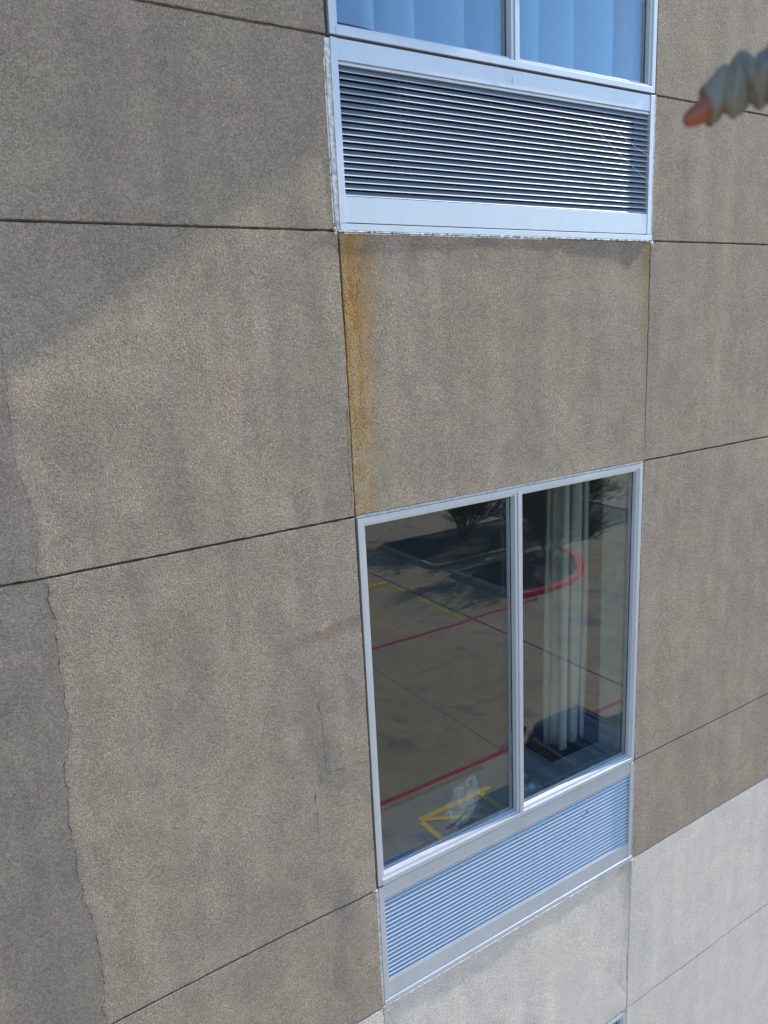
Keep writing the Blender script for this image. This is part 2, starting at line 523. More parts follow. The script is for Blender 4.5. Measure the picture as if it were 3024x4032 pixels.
TOP = 3.05
rows = [(3.046, 4.0), (H1, 3.046), (H2, H1), (H3, H2), (H4, H3), (H5, H4), (H6, H5), (-4.572, H6), (-5.142, -4.572), (-7.2, -5.142), (GZ, -7.2)]
XA, XC = -4.4, 6.2
for z0, z1 in rows:
    white = z1 <= H5 + 0.01
    vis = -4.2 < z0 and z1 < 3.2
    for c, (xa, xb) in (('A', (XA, 0.0)), ('C', (W, XC))):
        mt = M_WHITE if white else (M_TAUPE_S if (c == 'A' and z1 == H3) else M_TAUPE)
        panel('wall_panel', xa, xb, z0, z1, mt, c, 0.015 if vis else 0.2)
panel('spandrel_panel', 0.0, W, H3, H2, M_RUST, 'B', 0.016, 'spandrel panel with an orange rust stain down its left edge')
panel('spandrel_panel', 0.0, W, H6, H5, M_WHITE_L, 'W', 0.016)
panel('spandrel_panel', 0.0, W, 3.046, 4.0, M_TAUPE, 'W', 0.1)
panel('spandrel_panel', 0.0, W, -7.2, -5.142, M_WHITE, 'W', 0.2)
panel('spandrel_panel', 0.0, W, GZ, -7.2, M_WHITE, 'W', 0.2)

# backing wall behind the coat (seen only as the bottom of the joints)
for bx in [(XA, -0.006, 0.022, 0.20, GZ, 4.0), (W + 0.006, XC, 0.022, 0.20, GZ, 4.0)] + \
        [(-0.006, W + 0.006, 0.0221, 0.20, z0 + 0.002, z1 - 0.002) for z0, z1 in ((3.046, 4.0), (H3, H2), (H6, H5), (GZ, -5.142))]:
    bk = MB(); bk.box(*bx); obj('joint_backing', bk, M_DARKJOINT, B)
# sealant beads lying in the horizontal joints
for zj in (H1, H2, H3, H4, H5, H6):
    for xa, xb in ((XA, -0.02), (W + 0.012, XC)):
        s_ = MB(); n = 60
        pts = [(xa + (xb - xa) * i / n, 0.0125 + random.uniform(-.0008, .0008), zj + 0.0022 + random.uniform(-.0004, .0004)) for i in range(n + 1)]
        s_.tube(pts, 0.0032, 5)
        obj('joint_sealant', s_, M_SEAL, B, True)
for xj, za, zb in ((0.0, H3, H2), (W, H3, H2), (0.0, H6, H5), (W, H6, H5)):
    s_ = MB(); n = 24
    pts = [(xj + 0.0018, 0.010 + random.uniform(-.0006, .0006), za + 0.01 + (zb - za - 0.02) * i / n) for i in range(n + 1)]
    s_.tube(pts, 0.0028, 5)
    obj('joint_sealant', s_, M_SEAL, B, True)

# rest of the building: roof, far walls; plus an unseen ledge added to shade the top left
for nm, bx in (('plain_wall', (-14, XA - 0.004, 0.0, 0.3, GZ, 4.0)), ('plain_wall', (XC + 0.004, 16, 0.0, 0.3, GZ, 4.0)), ('roof', (-14, 16, 0.0, 9, 4.004, 4.2)),
               ('plain_wall', (-14, 16, 8.7, 9, GZ, 4.0)), ('plain_wall', (-14, -13.7, .3, 8.7, GZ, 4.0)), ('plain_wall', (15.7, 16, .3, 8.7, GZ, 4.0))):
    sh = MB(); sh.box(*bx); obj(nm, sh, M_TAUPE, B)
CX = 0.31 + (3.88 - 1.418) / SUN_S
cn = MB(); cn.box(-14, CX, -0.40, -0.02, 3.88, 4.22)
obj('added_shade_ledge', cn, M_TAUPE, B, bevel=0.01)

# ---- cracks: thin dark fissures lying in the coat
def crack(pts, w, col, seed, parent=B):
    rr = random.Random(seed)
    P = []
    for (a, b_) in zip(pts[:-1], pts[1:]):
        L = math.hypot(b_[0] - a[0], b_[1] - a[1]); n = max(1, int(L / 0.011))
        for i in range(n):
            t = i / n; P.append((a[0] + (b_[0] - a[0]) * t, a[1] + (b_[1] - a[1]) * t))
    P.append(pts[-1])
    q = MB(); vs = []; off = 0.0
    for i, (x, z) in enumerate(P):
        off = off * 0.6 + rr.uniform(-0.0022, 0.0022)
        ww = w * rr.uniform(0.1, 1.0) * (1.5 if rr.random() > .8 else .75) * (0.3 if i in (0, len(P) - 1) else 1)
        a = P[max(0, i - 1)]; b_ = P[min(len(P) - 1, i + 1)]
        tx, tz = b_[0] - a[0], b_[1] - a[1]; l = math.hypot(tx, tz) or 1
        nx_, nz_ = -tz / l, tx / l
        cx, cz = x + nx_ * off, z + nz_ * off
        for s_ in (-1, 1):
            px, pz = cx + nx_ * s_ * ww / 2, cz + nz_ * s_ * ww / 2
            vs.append((px, -float(relief(np.array([px]), np.array([pz]), col)[0]) - 0.0022, pz))
    q.add(vs, [(2 * i, 2 * i + 1, 2 * i + 3, 2 * i + 2) for i in range(len(P) - 1)])
    return obj('crack', q, M_CRACK, B)
zz = np.linspace(-0.012, -1.515, 150)
crack([(float(crack_x(z)) + random.uniform(-.001, .001), float(z)) for z in zz], 0.0024, 'A', 3)
zz = np.linspace(0.75, 0.012, 70)
crack([(float(crack_x(z)) + random.uniform(-.001, .001), float(z)) for z in zz], 0.0014, 'A', 4)
crack([(-0.013, 0.384), (-0.016, 0.258), (-0.017, 0.145), (-0.012, 0.07), (-0.021, 0.012)], 0.0026, 'A', 5)
crack([(-0.217, -0.579), (-0.193, -0.695), (-0.188, -0.808), (-0.189, -0.901), (-0.214, -0.968), (-0.24, -1.015), (-0.238, -1.093), (-0.239, -1.171)], 0.0026, 'A', 6)
crack([(-0.191, -0.929), (-0.114, -0.939), (-0.012, -0.951)], 0.0020, 'A', 7)
crack([(-0.563, -1.534), (-0.558, -1.627), (-0.568, -1.724), (-0.56, -1.83)], 0.0014, 'A', 8)
crack([(0.121, 0.914), (0.309, 0.913), (0.491, 0.913)], 0.0014, 'B', 9)

# ================================================================== windows
def window(zt, label, gasket_loose=False):
    zb = zt - 1.526
    x0, x1 = 0.009, W - 0.008
    f = MB()
    prof = [(0, .06), (0, -.004), (.021, -.004), (.021, .004), (.033, .004), (.033, .040)]
    n_ = len(prof)
    for cx_, cz_, sx, sz in ((x0, zb + .004, 1, 1), (x1, zb + .004, -1, 1), (x1, zt - .010, -1, -1), (x0, zt - .010, 1, -1)):
        f.v += [(cx_ + sx * d, y, cz_ + sz * d) for d, y in prof]
    f.f = [(c * n_ + i, ((c + 1) % 4) * n_ + i, ((c + 1) % 4) * n_ + (i + 1) % n_, c * n_ + (i + 1) % n_) for c in range(4) for i in range(n_)]
    fr = obj('window', f, M_ALU, B, bevel=0.0012)
    fr['label'] = label
    s = MB()
    s.prism_x([(-.0065, zb + .0035), (-.0065, zb + .0255), (.010, zb + .0285), (.010, zb + .0375), (.0255, zb + .0425), (.0255, zb + .0035)], x0 + .0215, x1 - .0215)
    obj('sill_rail', s, M_ALU, fr, bevel=0.001)
    mcx = 0.768
    mu = MB()
    mu.prism_z([(mcx - .019, .035), (mcx - .019, -.002), (mcx - .007, -.002), (mcx - .007, .001), (mcx - .004, .001), (mcx - .004, -.006), (mcx + .017, -.006), (mcx + .017, .035)], zb + .022, zt - .020)
    obj('mullion', mu, M_ALU, fr, bevel=0.001)
    fl = MB(); fl.box(.006, W - .006, -.001, .05, zt - .0085, zt + .001)
    obj('head_flashing', fl, M_GALV, fr)
    for a, b_ in ((x0 + .033, mcx - .019), (mcx + .017, x1 - .033)):
        z0, z1 = zb + .041, zt - .037
        p = MB()
        p.add([(a - .002, .026, z0), (b_ + .002, .026, z0), (b_ + .002, .026, z1), (a - .002, .026, z1)], [(0, 1, 2, 3)])
        obj('pane', p, M_GLASS, fr, fix=False)
        p = MB()
        p.add([(a - .002, .042, z0), (b_ + .002, .042, z0), (b_ + .002, .0425, z1), (a - .002, .0425, z1)], [(0, 1, 2, 3)])
        obj('inner_pane', p, M_GLASS_IN, fr, fix=False)
        q = MB(); w_ = .0035
        rr = random.Random(int(zt * 10) + int(a * 100))
        n = 24
        def ragged(P0, P1, nrm, wide):
            vs = []
            for i in range(n + 1):
                t = i / n; px = P0[0] + (P1[0] - P0[0]) * t; pz = P0[1] + (P1[1] - P0[1]) * t
                ww = wide(t) * rr.uniform(.7, 1.3)
                vs += [(px, .0252, pz), (px + nrm[0] * ww, .0252, pz + nrm[1] * ww)]
            q.add(vs, [(2 * i, 2 * i + 1, 2 * i + 3, 2 * i + 2) for i in range(n)])
        loose = gasket_loose and a < .5
        ragged((a, z0), (b_, z0), (0, 1), (lambda t: .009 * max(0, 1 - t / .38) + .0015) if loose else (lambda t: .0025))
        ragged((a, z1), (b_, z1), (0, -1), lambda t: .0045 + .003 * math.sin(t * 3))
        ragged((a, z0), (a, z1), (1, 0), lambda t: .0045)
        ragged((b_, z0), (b_, z1), (-1, 0), lambda t: .0045)
        obj('gasket', q, M_BLACK, fr)
        # spacer of the double glazing, seen inside the pane edge
        sp = MB()
        for cx_, cz_, sx, sz in ((a - .001, z0 - .001, 1, 1), (b_ + .001, z0 - .001, -1, 1), (b_ + .001, z1 + .001, -1, -1), (a - .001, z1 + .001, 1, -1)):
            sp.v += [(cx_ + sx * d, y, cz_ + sz * d) for d, y in ((0, .028), (.011, .028), (.011, .040), (0, .040))]
        sp.f = [(c * 4 + i, ((c + 1) % 4) * 4 + i, ((c + 1) % 4) * 4 + (i + 1) % 4, c * 4 + (i + 1) % 4) for c in range(4) for i in range(4)]
        obj('glazing_spacer', sp, M_SPACER, fr)
    return fr

window(H1 + 1.526, 'upper window with closed white curtain behind its glass', True)
window(H3, 'lower window reflecting the parking lot, its curtain drawn aside')
window(H6, 'ground floor window under the white spandrel panel')

# ================================================================== louvres
NS, PITCH = 19, 0.02021
def louvre(zt, label, full=True):
    zb = zt - 0.570
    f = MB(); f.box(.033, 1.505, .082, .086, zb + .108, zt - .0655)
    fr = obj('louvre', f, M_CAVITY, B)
    fr['label'] = label
    for xa_ in (.009, 1.505):
        f = MB(); f.prism_z([(xa_, -.0045), (xa_ + .024, -.0045), (xa_ + .024, .085), (xa_, .085)], zb + .026, zt - .004)
        obj('side_jamb', f, M_ALU, fr, bevel=0.001)
    t = MB(); t.box(.0335, 1.5045, -.001, .085, zt - .065, zt - .004)
    obj('top_plate', t, M_ALU, fr, bevel=0.001)
    t = MB(); t.prism_x([(.006, zt - .0655), (.006, zt - .0675), (.001, zt - .0705), (.001, zt - .0765), (.02, zt - .0765), (.02, zt - .0655)], .0335, 1.5045)
    obj('drip_trim', t, M_ALU, fr)
    t = MB(); t.box(.0335, 1.5045, -.002, .085, zb + .028, zb + .108)
    obj('bottom_plate', t, M_ALU, fr, bevel=0.001)
    t = MB(); t.prism_x([(-.0085, zb + .003), (-.0085, zb + .0235), (.0, zb + .0255), (.06, zb + .0255), (.06, zb + .003)], .006, 1.532)
    obj('sill_flashing', t, M_GALV if False else M_ALU, fr, bevel=0.001)
    for bx_, w_ in ((.275, .012), (.31, .006), (.755, .012), (1.02, .008), (1.045, .012), (1.27, .012), (1.38, .014)):
        c = MB(); c.box(bx_, bx_ + w_, .0285, .045, zb + .109, zt - .077)
        obj('brace', c, M_BRACE, fr)
    sl = MB()
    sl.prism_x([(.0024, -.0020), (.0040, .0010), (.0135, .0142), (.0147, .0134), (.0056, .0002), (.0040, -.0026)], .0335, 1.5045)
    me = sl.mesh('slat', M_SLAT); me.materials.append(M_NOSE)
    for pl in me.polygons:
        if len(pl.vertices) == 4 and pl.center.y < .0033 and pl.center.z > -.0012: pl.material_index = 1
    z_first = zb + .108 + .0035
    rr = random.Random(int(zt * 7))
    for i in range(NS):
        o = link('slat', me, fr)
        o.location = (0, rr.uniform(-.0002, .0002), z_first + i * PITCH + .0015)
    return fr, zb

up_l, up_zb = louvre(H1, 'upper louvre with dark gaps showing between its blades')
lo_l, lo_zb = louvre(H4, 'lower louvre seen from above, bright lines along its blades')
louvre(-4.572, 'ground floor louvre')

sb = MB(); sb.tube([(1.205, .004, -1.683), (1.205, -.006, -1.683)], .0048, 10); sb.tube([(1.205, -.006, -1.683), (1.205, -.009, -1.683)], [.0065, .004], 10)
obj('screw', sb, plain('grey_screw', (.25, .25, .24), .4, .6), lo_l)

# ---- caulking round the louvres and flashings
def bead(pts_fn, n, r0, r1, mat, seed, sides=5):
    rr = random.Random(seed); q = MB(); pts = []; rad = []
    for i in range(n + 1):
        x, y, z = pts_fn(i / n)
        pts.append((x + rr.uniform(-1, 1) * r0 * .6, y + rr.uniform(-1, 1) * r0 * .3, z + rr.uniform(-1, 1) * r0 * .6))
        rad.append(rr.uniform(r0, r1) if rr.random() > .12 else r0 * .2)
    q.tube(pts, rad, sides)
    return obj('caulk_bead', q, mat, B, False)
for zt, zb in ((H1, up_zb), (H4, lo_zb)):
    q = MB(); n = 40; rr = random.Random(int(zt * 10)); vs = []
    for i in range(n + 1):
        z = zb + .004 + (zt - .012 - zb) * i / n
        xl = -.014 + rr.uniform(-.002, .002)
        vs += [(xl, .004, z), (xl + .004, -.0025, z), (.0085, -.001, z), (.0085, .012, z)]
    q.add(vs, [(4 * i + k, 4 * i + k + 1, 4 * i + k + 5, 4 * i + k + 4) for i in range(n) for k in range(3)])
    obj('caulk_strip', q, M_CAULK, B)
bead(lambda t: (-.0155, -.001, H2 + .0 + t * .50), 60, .0010, .0026, M_CAULKW, 1)
bead(lambda t: (.0085, -.0045, H2 + .015 + t * .50), 60, .0006, .0012, M_CAULKW, 15)
bead(lambda t: (W - .002, -.003, H2 + .01 + t * .56), 70, .0008, .0020, M_CAULKW, 2)
bead(lambda t: (.0 + t * 1.52, -.006, H2 - .0015), 170, .0012, .0034, M_CAULKW, 3)
bead(lambda t: (.02 + t * .9, -.004, H2 - .007), 120, .0006, .0022, M_CAULKW, 33)
bead(lambda t: (.0 + t * 1.53, -.005, H5 - .0005), 170, .0010, .0030, M_CAULK, 4)
bead(lambda t: (.05 + t * 1.2, -.009, H5 + .001), 120, .0003, .0017, M_CAULKW, 44)
bead(lambda t: (-.003, -.001, H6 + .01 + t * .93), 90, .0005, .0012, M_CAULKW, 5)
bead(lambda t: (W - .0045, -.001, H6 + .01 + t * .93), 90, .0003, .0009, M_CAULKW, 6)
bead(lambda t: (W - .0005, -.002, H4 + .02 + t * 1.48), 140, .0005, .0013, M_CAULK, 7)
bead(lambda t: (W - .0015, -.003, H5 + .02 + t * .53), 60, .0005, .0016, M_CAULKW, 71)
for cx_, cz_, sd in ((-.006, H2 - .001, 8), (W - .001, H2 - .006, 9), (-.008, H4 - .006, 10), (-.004, H5 - .004, 11), (W - .002, H5 + .002, 12), (W, H6 + .002, 13)):
    rr = random.Random(sd); q = MB()
    for _ in range(5):
        a = Vector((cx_ + rr.uniform(-.008, .008), -.005 + rr.uniform(-.002, .002), cz_ + rr.uniform(-.008, .008)))
        q.tube([a, a + Vector((rr.uniform(-.006, .006), -.001, rr.uniform(-.004, .004)))], [rr.uniform(.002, .005), rr.uniform(.001, .003)], 6)
    obj('caulk_dab', q, M_CAULKW, B)

# spider threads slung over the upper louvre
M_SILK = plain('spider_silk', (.85, .85, .82), .4)
for a, b_, lab in (((1.13, -.006, 1.385), (1.508, -.008, 1.18), 'longest white spider thread slanting across the upper louvre'),
                   ((1.30, -.006, 1.36), (1.505, -.008, 1.28), 'shorter spider thread near the right jamb of the upper louvre'),
                   ((.66, -.003, 1.555), (.72, -.003, 1.47), 'short spider thread on the plate above the upper louvre')):
    sp = MB(); sp.tube([a, tuple((p + q) / 2 - (0, 0, .004)[i] for i, (p, q) in enumerate(zip(a, b_))), b_], .00045, 4)
    tag(obj('spider_thread', sp, M_SILK), lab, 'spider thread', 'spider threads on the upper louvre')

# ================================================================== rooms behind the glass
def room(z0, z1, name):
    xa, xb, ya, yb = -1.2, 3.0, .205, 5.2; t = .08
    def one(nm, mat, *bx):
        b = MB(); b.box(*bx); obj(nm, b, mat, B)
    one('room_wall', M_ROOMWALL, xa - t, xa, ya, yb, z0, z1); one('room_wall', M_ROOMWALL, xb, xb + t, ya, yb, z0, z1)
    one('room_wall', M_ROOMWALL, xa - t, xb + t, yb, yb + t, z0, z1); one('room_ceiling', M_ROOMWALL, xa - t, xb + t, ya, yb + t, z1, z1 + t)
    one('room_wall', M_ROOMWALL, xa, .0, .2015, .2045, z0, z1); one('room_wall', M_ROOMWALL, W, xb, .2015, .2045, z0, z1)
    one('room_floor', M_CARPET, xa, xb, ya, yb, z0 - .05, z0 - .002)
    zt_ = z0 + 2.46
    one('window_reveal', M_ROOMWALL, 1.497, 1.533, .062, .2, zt_ - 1.53, zt_ - .01); one('window_reveal', M_ROOMWALL, .003, .04, .062, .2, zt_ - 1.53, zt_ - .01)
room(H5 - .35, H3 + .55, 'lower')
room(H2 - .35, H1 + 1.526 + .55, 'upper')

def cloth(name, path, z0, z1, mat, flare=0.0, x_piv=0.0, thick=.0015):
    q = MB(); n = len(path); nz = 24
    for j in range(nz + 1):
        t = j / nz; z = z1 + (z0 - z1) * t
        for i, (x, y) in enumerate(path):
            q.v.append((x + (x - x_piv) * flare * t + .004 * math.sin(z * 5 + i * .7), y + .004 * math.sin(z * 3.1 + i), z + (.006 * math.sin(i * .9) if j == nz else 0)))
    q.f = [(j * n + i, j * n + i + 1, (j + 1) * n + i + 1, (j + 1) * n + i) for j in range(nz) for i in range(n - 1)]
    o = obj(name, q, mat, None, True)
    s = o.modifiers.new('thick', 'SOLIDIFY'); s.thickness = thick
    return o
rr = random.Random(5)
path = []
x = 1.235
for i in range(64):
    t = i / 63
    path.append((1.26 + t * .21 + .012 * math.sin(i * .9), .285 + .050 * math.sin(t * 2.7 * 2 * math.pi + .8 * math.sin(t * 7)) + .005 * math.sin(t * 23) + .03 * t))
tag(cloth('curtain', path, -1.49, .40, M_DRAPE, .05, 1.7), 'pale curtain gathered at the right side inside the lower window', 'curtain')
def pleats(xa, xb, n, seed):
    rr = random.Random(seed); out = []; xx = xa; side = 1
    while xx < xb:
        w_ = rr.uniform(.045, .13)
        m_ = 7
        for i in range(m_):
            t = i / m_
            out.append((xx + w_ * t, .215 + side * .095 * math.cos(math.pi * t) * rr.uniform(.92, 1.08)))
        xx += w_; side = -side
    return out
tag(cloth('curtain', pleats(.02, 1.66, 60, 3), 1.2, 3.3, M_SHEER), 'closed white pleated curtain behind the upper window', 'curtain')

# window stool, air conditioner and what lies on them
s = MB(); s.box(.041, 1.496, .062, .205, -1.520, -1.502)
tag(obj('window_stool', s, M_STOOL, None, bevel=.003), 'dark teal inner sill board behind the lower window', 'sill')
ac = thing('air_conditioner', 'wall air conditioner behind the inner sill of the lower window', 'air conditioner', (.66, .34, -2.44))
a = MB(); a.box(.10, 1.215, .215, .47, -2.44, -1.53); obj('casing', a, M_ACUNIT, ac, bevel=.02)
a = MB(); a.box(.20, .90, .40, .43, -1.531, -1.527); obj('outlet_grille', a, M_BLACK, ac)

def bag_mat():
    k = NT('thin_plastic')
    d = k.n('ShaderNodeBsdfDiffuse'); d.inputs[0].default_value = (.80, .80, .78, 1)
    t = k.n('ShaderNodeBsdfTranslucent'); t.inputs[0].default_value = (.8, .8, .78, 1)
    gl = k.n('ShaderNodeBsdfGlossy'); gl.inputs[0].default_value = (.9, .9, .9, 1); gl.inputs['Roughness'].default_value = .25
    tr = k.n('ShaderNodeBsdfTransparent')
    m1 = k.n('ShaderNodeMixShader'); m1.inputs[0].default_value = .45; k.l(d.outputs[0], m1.inputs[1]); k.l(t.outputs[0], m1.inputs[2])
    m2 = k.n('ShaderNodeMixShader'); m2.inputs[0].default_value = .10; k.l(m1.outputs[0], m2.inputs[1]); k.l(gl.outputs[0], m2.inputs[2])
    p = k.objc(); nz = k.noise(p, 30, 3)
    m3 = k.n('ShaderNodeMixShader'); k.l(k.ramp(nz, .3, .7, .42, .78), m3.inputs[0]); k.l(m2.outputs[0], m3.inputs[1]); k.l(tr.outputs[0], m3.inputs[2])
    k.l(m3.outputs[0], k.out.inputs[0])
    return k.m
bagc = Vector((.535, .125, -1.501))
bag = thing('plastic_bag', 'crumpled white plastic carrier bag standing on the inner sill of the lower window', 'bag', bagc)
M_BAG = bag_mat()
q = MB(); nr, na = 16, 28
for j in range(nr):
    t = j / (nr - 1)
    z = t * .145
    rx = .092 * (1 - .55 * t ** 2) + .004; ry = .050 * (1 - .35 * t)
    for i in range(na):
        an = 2 * math.pi * i / na
        w_ = 1 + .13 * math.sin(an * 3 + j * .8) + .10 * math.sin(an * 5 - j * 1.3) + .05 * math.sin(an * 8 + j * 2.1) * t
        q.v.append((bagc.x + rx * w_ * math.cos(an) + .025 * t, bagc.y + ry * w_ * math.sin(an), bagc.z + z + .012 * t * math.sin(an * 4 + 1)))
q.f = [(j * na + i, j * na + (i + 1) % na, (j + 1) * na + (i + 1) % na, (j + 1) * na + i) for j in range(nr - 1) for i in range(na)]
q.f.append(tuple(range(na - 1, -1, -1)))
obj('bag_body', q, M_BAG, bag, True)
for sx in (-1, 1):
    q = MB(); pts = []
    for i in range(11):
        an = math.pi * i / 10
        pts.append((bagc.x + .025 + sx * .035 + .022 * math.cos(an), bagc.y + .01 * math.sin(3 * an), bagc.z + .136 + .040 * math.sin(an) * (1.25 if sx > 0 else .6)))
    q.tube(pts, [.009 if 0 < i < 10 else .013 for i in range(11)], 6)
    obj('bag_handle', q, M_BAG, bag, True)
q = MB()
for k_ in range(5):
    q.box(bagc.x + .055 + .004 * k_, bagc.x + .078 + .002 * k_, bagc.y - .052 + .004 * k_, bagc.y - .049 + .004 * k_, bagc.z + .105 - .02 * k_, bagc.z + .118 - .02 * k_)
obj('printed_patch', q, plain('purple_print', (.10, .03, .09), .4, var=.4, nscale=90), bag)
q = MB()
for i in range(9):
    rr = random.Random(i + 40)
    q.tube([(.86 + rr.uniform(0, .09), .11 + rr.uniform(-.02, .02), -1.497 + rr.uniform(0, .01)) for _ in range(4)], [.012, .015, .012, .004], 5)
tag(obj('crumpled_wipe', q, plain('pale_blue_tissue', (.45, .58, .66), .8), None, True), 'crumpled pale blue wipe lying on the inner sill of the lower window', 'wipe')

# ================================================================== parking lot markings
strip('fire_lane_line', -20, 26, -10.13, -9.99, M_RED)
strip('fire_lane_line', -20, 17.35, -17.22, -17.07, M_RED)
strip('fire_lane_line', -20, 24, -27.22, -27.06, M_RED)
for i, xl in enumerate((14.02, 11.57, 9.12, 6.67, 4.22, 1.77, -.68)):
    strip('stall_line', xl, xl + .12, -22.0, -17.35, M_YELF)
for xj, wj, mj in ((14.32, .06, M_DARKJOINT), (9.5, .022, M_SEAL), (4.7, .022, M_SEAL), (19.1, .022, M_SEAL), (23.9, .022, M_SEAL)):
    strip('slab_joint', xj, xj + wj, -60, -5, mj, .003)
for yj in (-12.3, -22.4, -14.8, -32.0):
    strip('slab_joint', -30, 40, yj, yj + .02, M_SEAL, .0025)
# accessible bay: hatched aisle and blue square
ax0, ax1, ay0, ay1 = 6.40, 8.0, -9.15, -5.0
line2('aisle_line', (ax0, ay0), (ax1 + .3, ay0), .13, M_YEL, .005)
line2('aisle_line', (ax0, ay0 + .07), (ax0, ay1), .13, M_YEL, .006)
line2('aisle_line', (ax1, ay0 + .07), (ax1, ay1), .13, M_YEL, .006)
for k_ in range(4):
    line2('aisle_hatch', (ax0 + .07, ay0 + .02 + k_ * .93), (ax1 - .07, ay0 + .95 + k_ * .93), .12, M_YEL, .008)
strip('accessible_square', 4.25, 5.75, -8.50, -7.0, M_BLUE)
strip('pavement', -14, 16, -4.2, -.05, plain('pavement_concrete', (0.50, 0.42, 0.31), .9, bump=.2), .12)
wsx = MB(); wsx.prism_x([(-22.30, GZ + .002), (-22.26, GZ + .11), (-22.18, GZ + .11), (-22.14, GZ + .002)], 12.28, 14.05)
tag(obj('wheel_stop', wsx, M_YEL, None, bevel=.01), 'yellow concrete wheel stop at the head of a parking bay', 'wheel stop')

def island(name, outline, label, red_from=None):
    t = thing(name, label, 'planting island', (outline[0][0], outline[0][1], GZ))
    n = len(outline); kw = .30 if red_from else .16
    P = [Vector((x, y)) for x, y in outline]
    cen = sum(P, Vector((0, 0))) / n
    ins = []
    for i, p in enumerate(P):
        a, b_ = P[i - 1], P[(i + 1) % n]
        n1 = (p - a).normalized(); n2 = (b_ - p).normalized()
        nn = Vector((-(n1.y + n2.y), n1.x + n2.x)).normalized()
        if nn.dot(cen - p) < 0: nn = -nn
        ins.append(p + nn * kw)
    def ring(i0, i1, mat, nm):
        q = MB()
        for i in range(i0, i1):
            j = (i + 1) % n; i_ = i % n
            A, C, D, E_ = P[i_], P[j], ins[j], ins[i_]
            z0, z1 = GZ, GZ + .17
            q.add([(A.x, A.y, z0), (C.x, C.y, z0), (C.x, C.y, z1), (A.x, A.y, z1), (E_.x, E_.y, z1), (D.x, D.y, z1), (E_.x, E_.y, z0), (D.x, D.y, z0)],
                  [(0, 1, 2, 3), (3, 2, 5, 4), (4, 5, 7, 6), (0, 3, 4, 6), (1, 7, 5, 2)])
        obj(nm, q, mat, t)
    if red_from is None: ring(0, n, M_KERB, 'kerb')
    else:
        ring(0, red_from[0], M_KERB, 'kerb'); ring(red_from[0], red_from[1], M_REDK, 'red_kerb'); ring(red_from[1], n, M_KERB, 'kerb')
    # mulch: uneven surface
    q = MB(); m_ = 8
    vs = []
    for j in range(m_ + 1):
        for i in range(n):
            p = ins[i].lerp(cen, j / m_)
            vs.append((p.x, p.y, GZ + .09 + (.10 * (j / m_) + .05 * float(vnoise(np.array([p.x * 2.]), np.array([p.y * 2.]))[0]))))
    q.add(vs, [(j * n + i, j * n + (i + 1) % n, (j + 1) * n + (i + 1) % n, (j + 1) * n + i) for j in range(m_) for i in range(n)])
    obj('mulch', q, M_MULCH, t, True)
    return t
front = [(16.72, -21.5), (16.80, -18.2), (16.95, -17.75), (17.35, -17.45), (18.3, -17.4), (19.3, -17.5), (20.2, -17.75), (21.0, -18.2), (21.7, -18.9), (22.25, -19.6), (22.7, -20.4), (22.85, -21.0), (22.75, -21.5)]
island('planting_island', front, 'planting island with curved red kerb and a bare tree, reflected in the lower window', (2, 11))
back = [(16.8, -26.95), (16.65, -22.8), (16.85, -22.45), (20.0, -22.35), (24.0, -22.3), (30.0, -22.3), (30.4, -22.8), (30.4, -26.6), (30.0, -26.95), (22.0, -27.0)]
island('planting_island', back, 'longer planting island with plain kerb behind the curved one')

# ================================================================== bare trees
def grow(seed, height=4.8, stems=6):
    rr = random.Random(seed)
    tr, tw = MB(), MB()
    def limb(p, d, L, r, depth):
        n = 4 if depth < 3 else 3
        pts = [p.copy()]; rad = [r]; q = p.copy(); dd = d.copy()
        for i in range(n):
            dd = (dd + Vector((rr.uniform(-1, 1), rr.uniform(-1, 1), rr.uniform(-.5, 1))) * .13).normalized()
            q = q + dd * (L / n); pts.append(q.copy()); rad.append(r * (1 - .45 * (i + 1) / n))
        (tr if depth < 2 else tw).tube(pts, rad, 6 if depth < 2 else 3, cap=False)
        if depth >= 5: return
        k = {0: 5, 1: 5, 2: 4, 3: 4, 4: 3}[depth]
        for _ in range(k):
            i = rr.randint(1, n)
            base = pts[i]
            a = rr.uniform(.35, .95) if depth < 3 else rr.uniform(.3, 1.2)
            ax = Vector((rr.uniform(-1, 1), rr.uniform(-1, 1), rr.uniform(-.4, .4)))
            nd = Matrix.Rotation(a, 3, ax.normalized()) @ dd
            nd.z = nd.z * .8 + .22
            limb(base, nd.normalized(), L * rr.uniform(.52, .78), max(.0125, rad[i] * rr.uniform(.5, .72)), depth + 1)
    for s in range(stems):
        an = 2 * math.pi * s / stems + rr.uniform(-.3, .3)
        limb(Vector((.12 * math.cos(an), .12 * math.sin(an), 0)), Vector((math.cos(an) * rr.uniform(.35, .95), math.sin(an) * rr.uniform(.35, .95), 1)).normalized(), height * .36, .055 * rr.uniform(.7, 1.1), 0)
    return tr.mesh('trunk', M_BARK, True, False), tw.mesh('crown', M_TWIG, False, False)
tm = [grow(3), grow(8)]
for i, (x, y, k_, rz, sc, lab) in enumerate((
        (21.15, -20.4, 0, .4, 1.0, 'bare many-stemmed tree on the island with the curved red kerb'),
        (20.7, -25.6, 1, 1.2, 1.05, 'bare many-stemmed tree on the longer island, left of its neighbour'),
        (25.6, -24.6, 0, 2.9, 1.0, 'bare many-stemmed tree further along the longer island'))):
    t = thing('bare_tree', lab, 'tree', (x, y, GZ + .14), 'bare trees on the planting islands')
    t.rotation_euler.z = rz; t.scale = (sc, sc, sc)
    for nm, me in zip(('trunk', 'crown'), tm[k_]):
        o = bpy.data.objects.new(nm, me); COL.objects.link(o); o.parent = t
t = thing('bare_tree', 'bare tree standing alone at the far right of the parking lot', 'tree', (36.5, -23.2, GZ), 'bare trees on the planting islands')
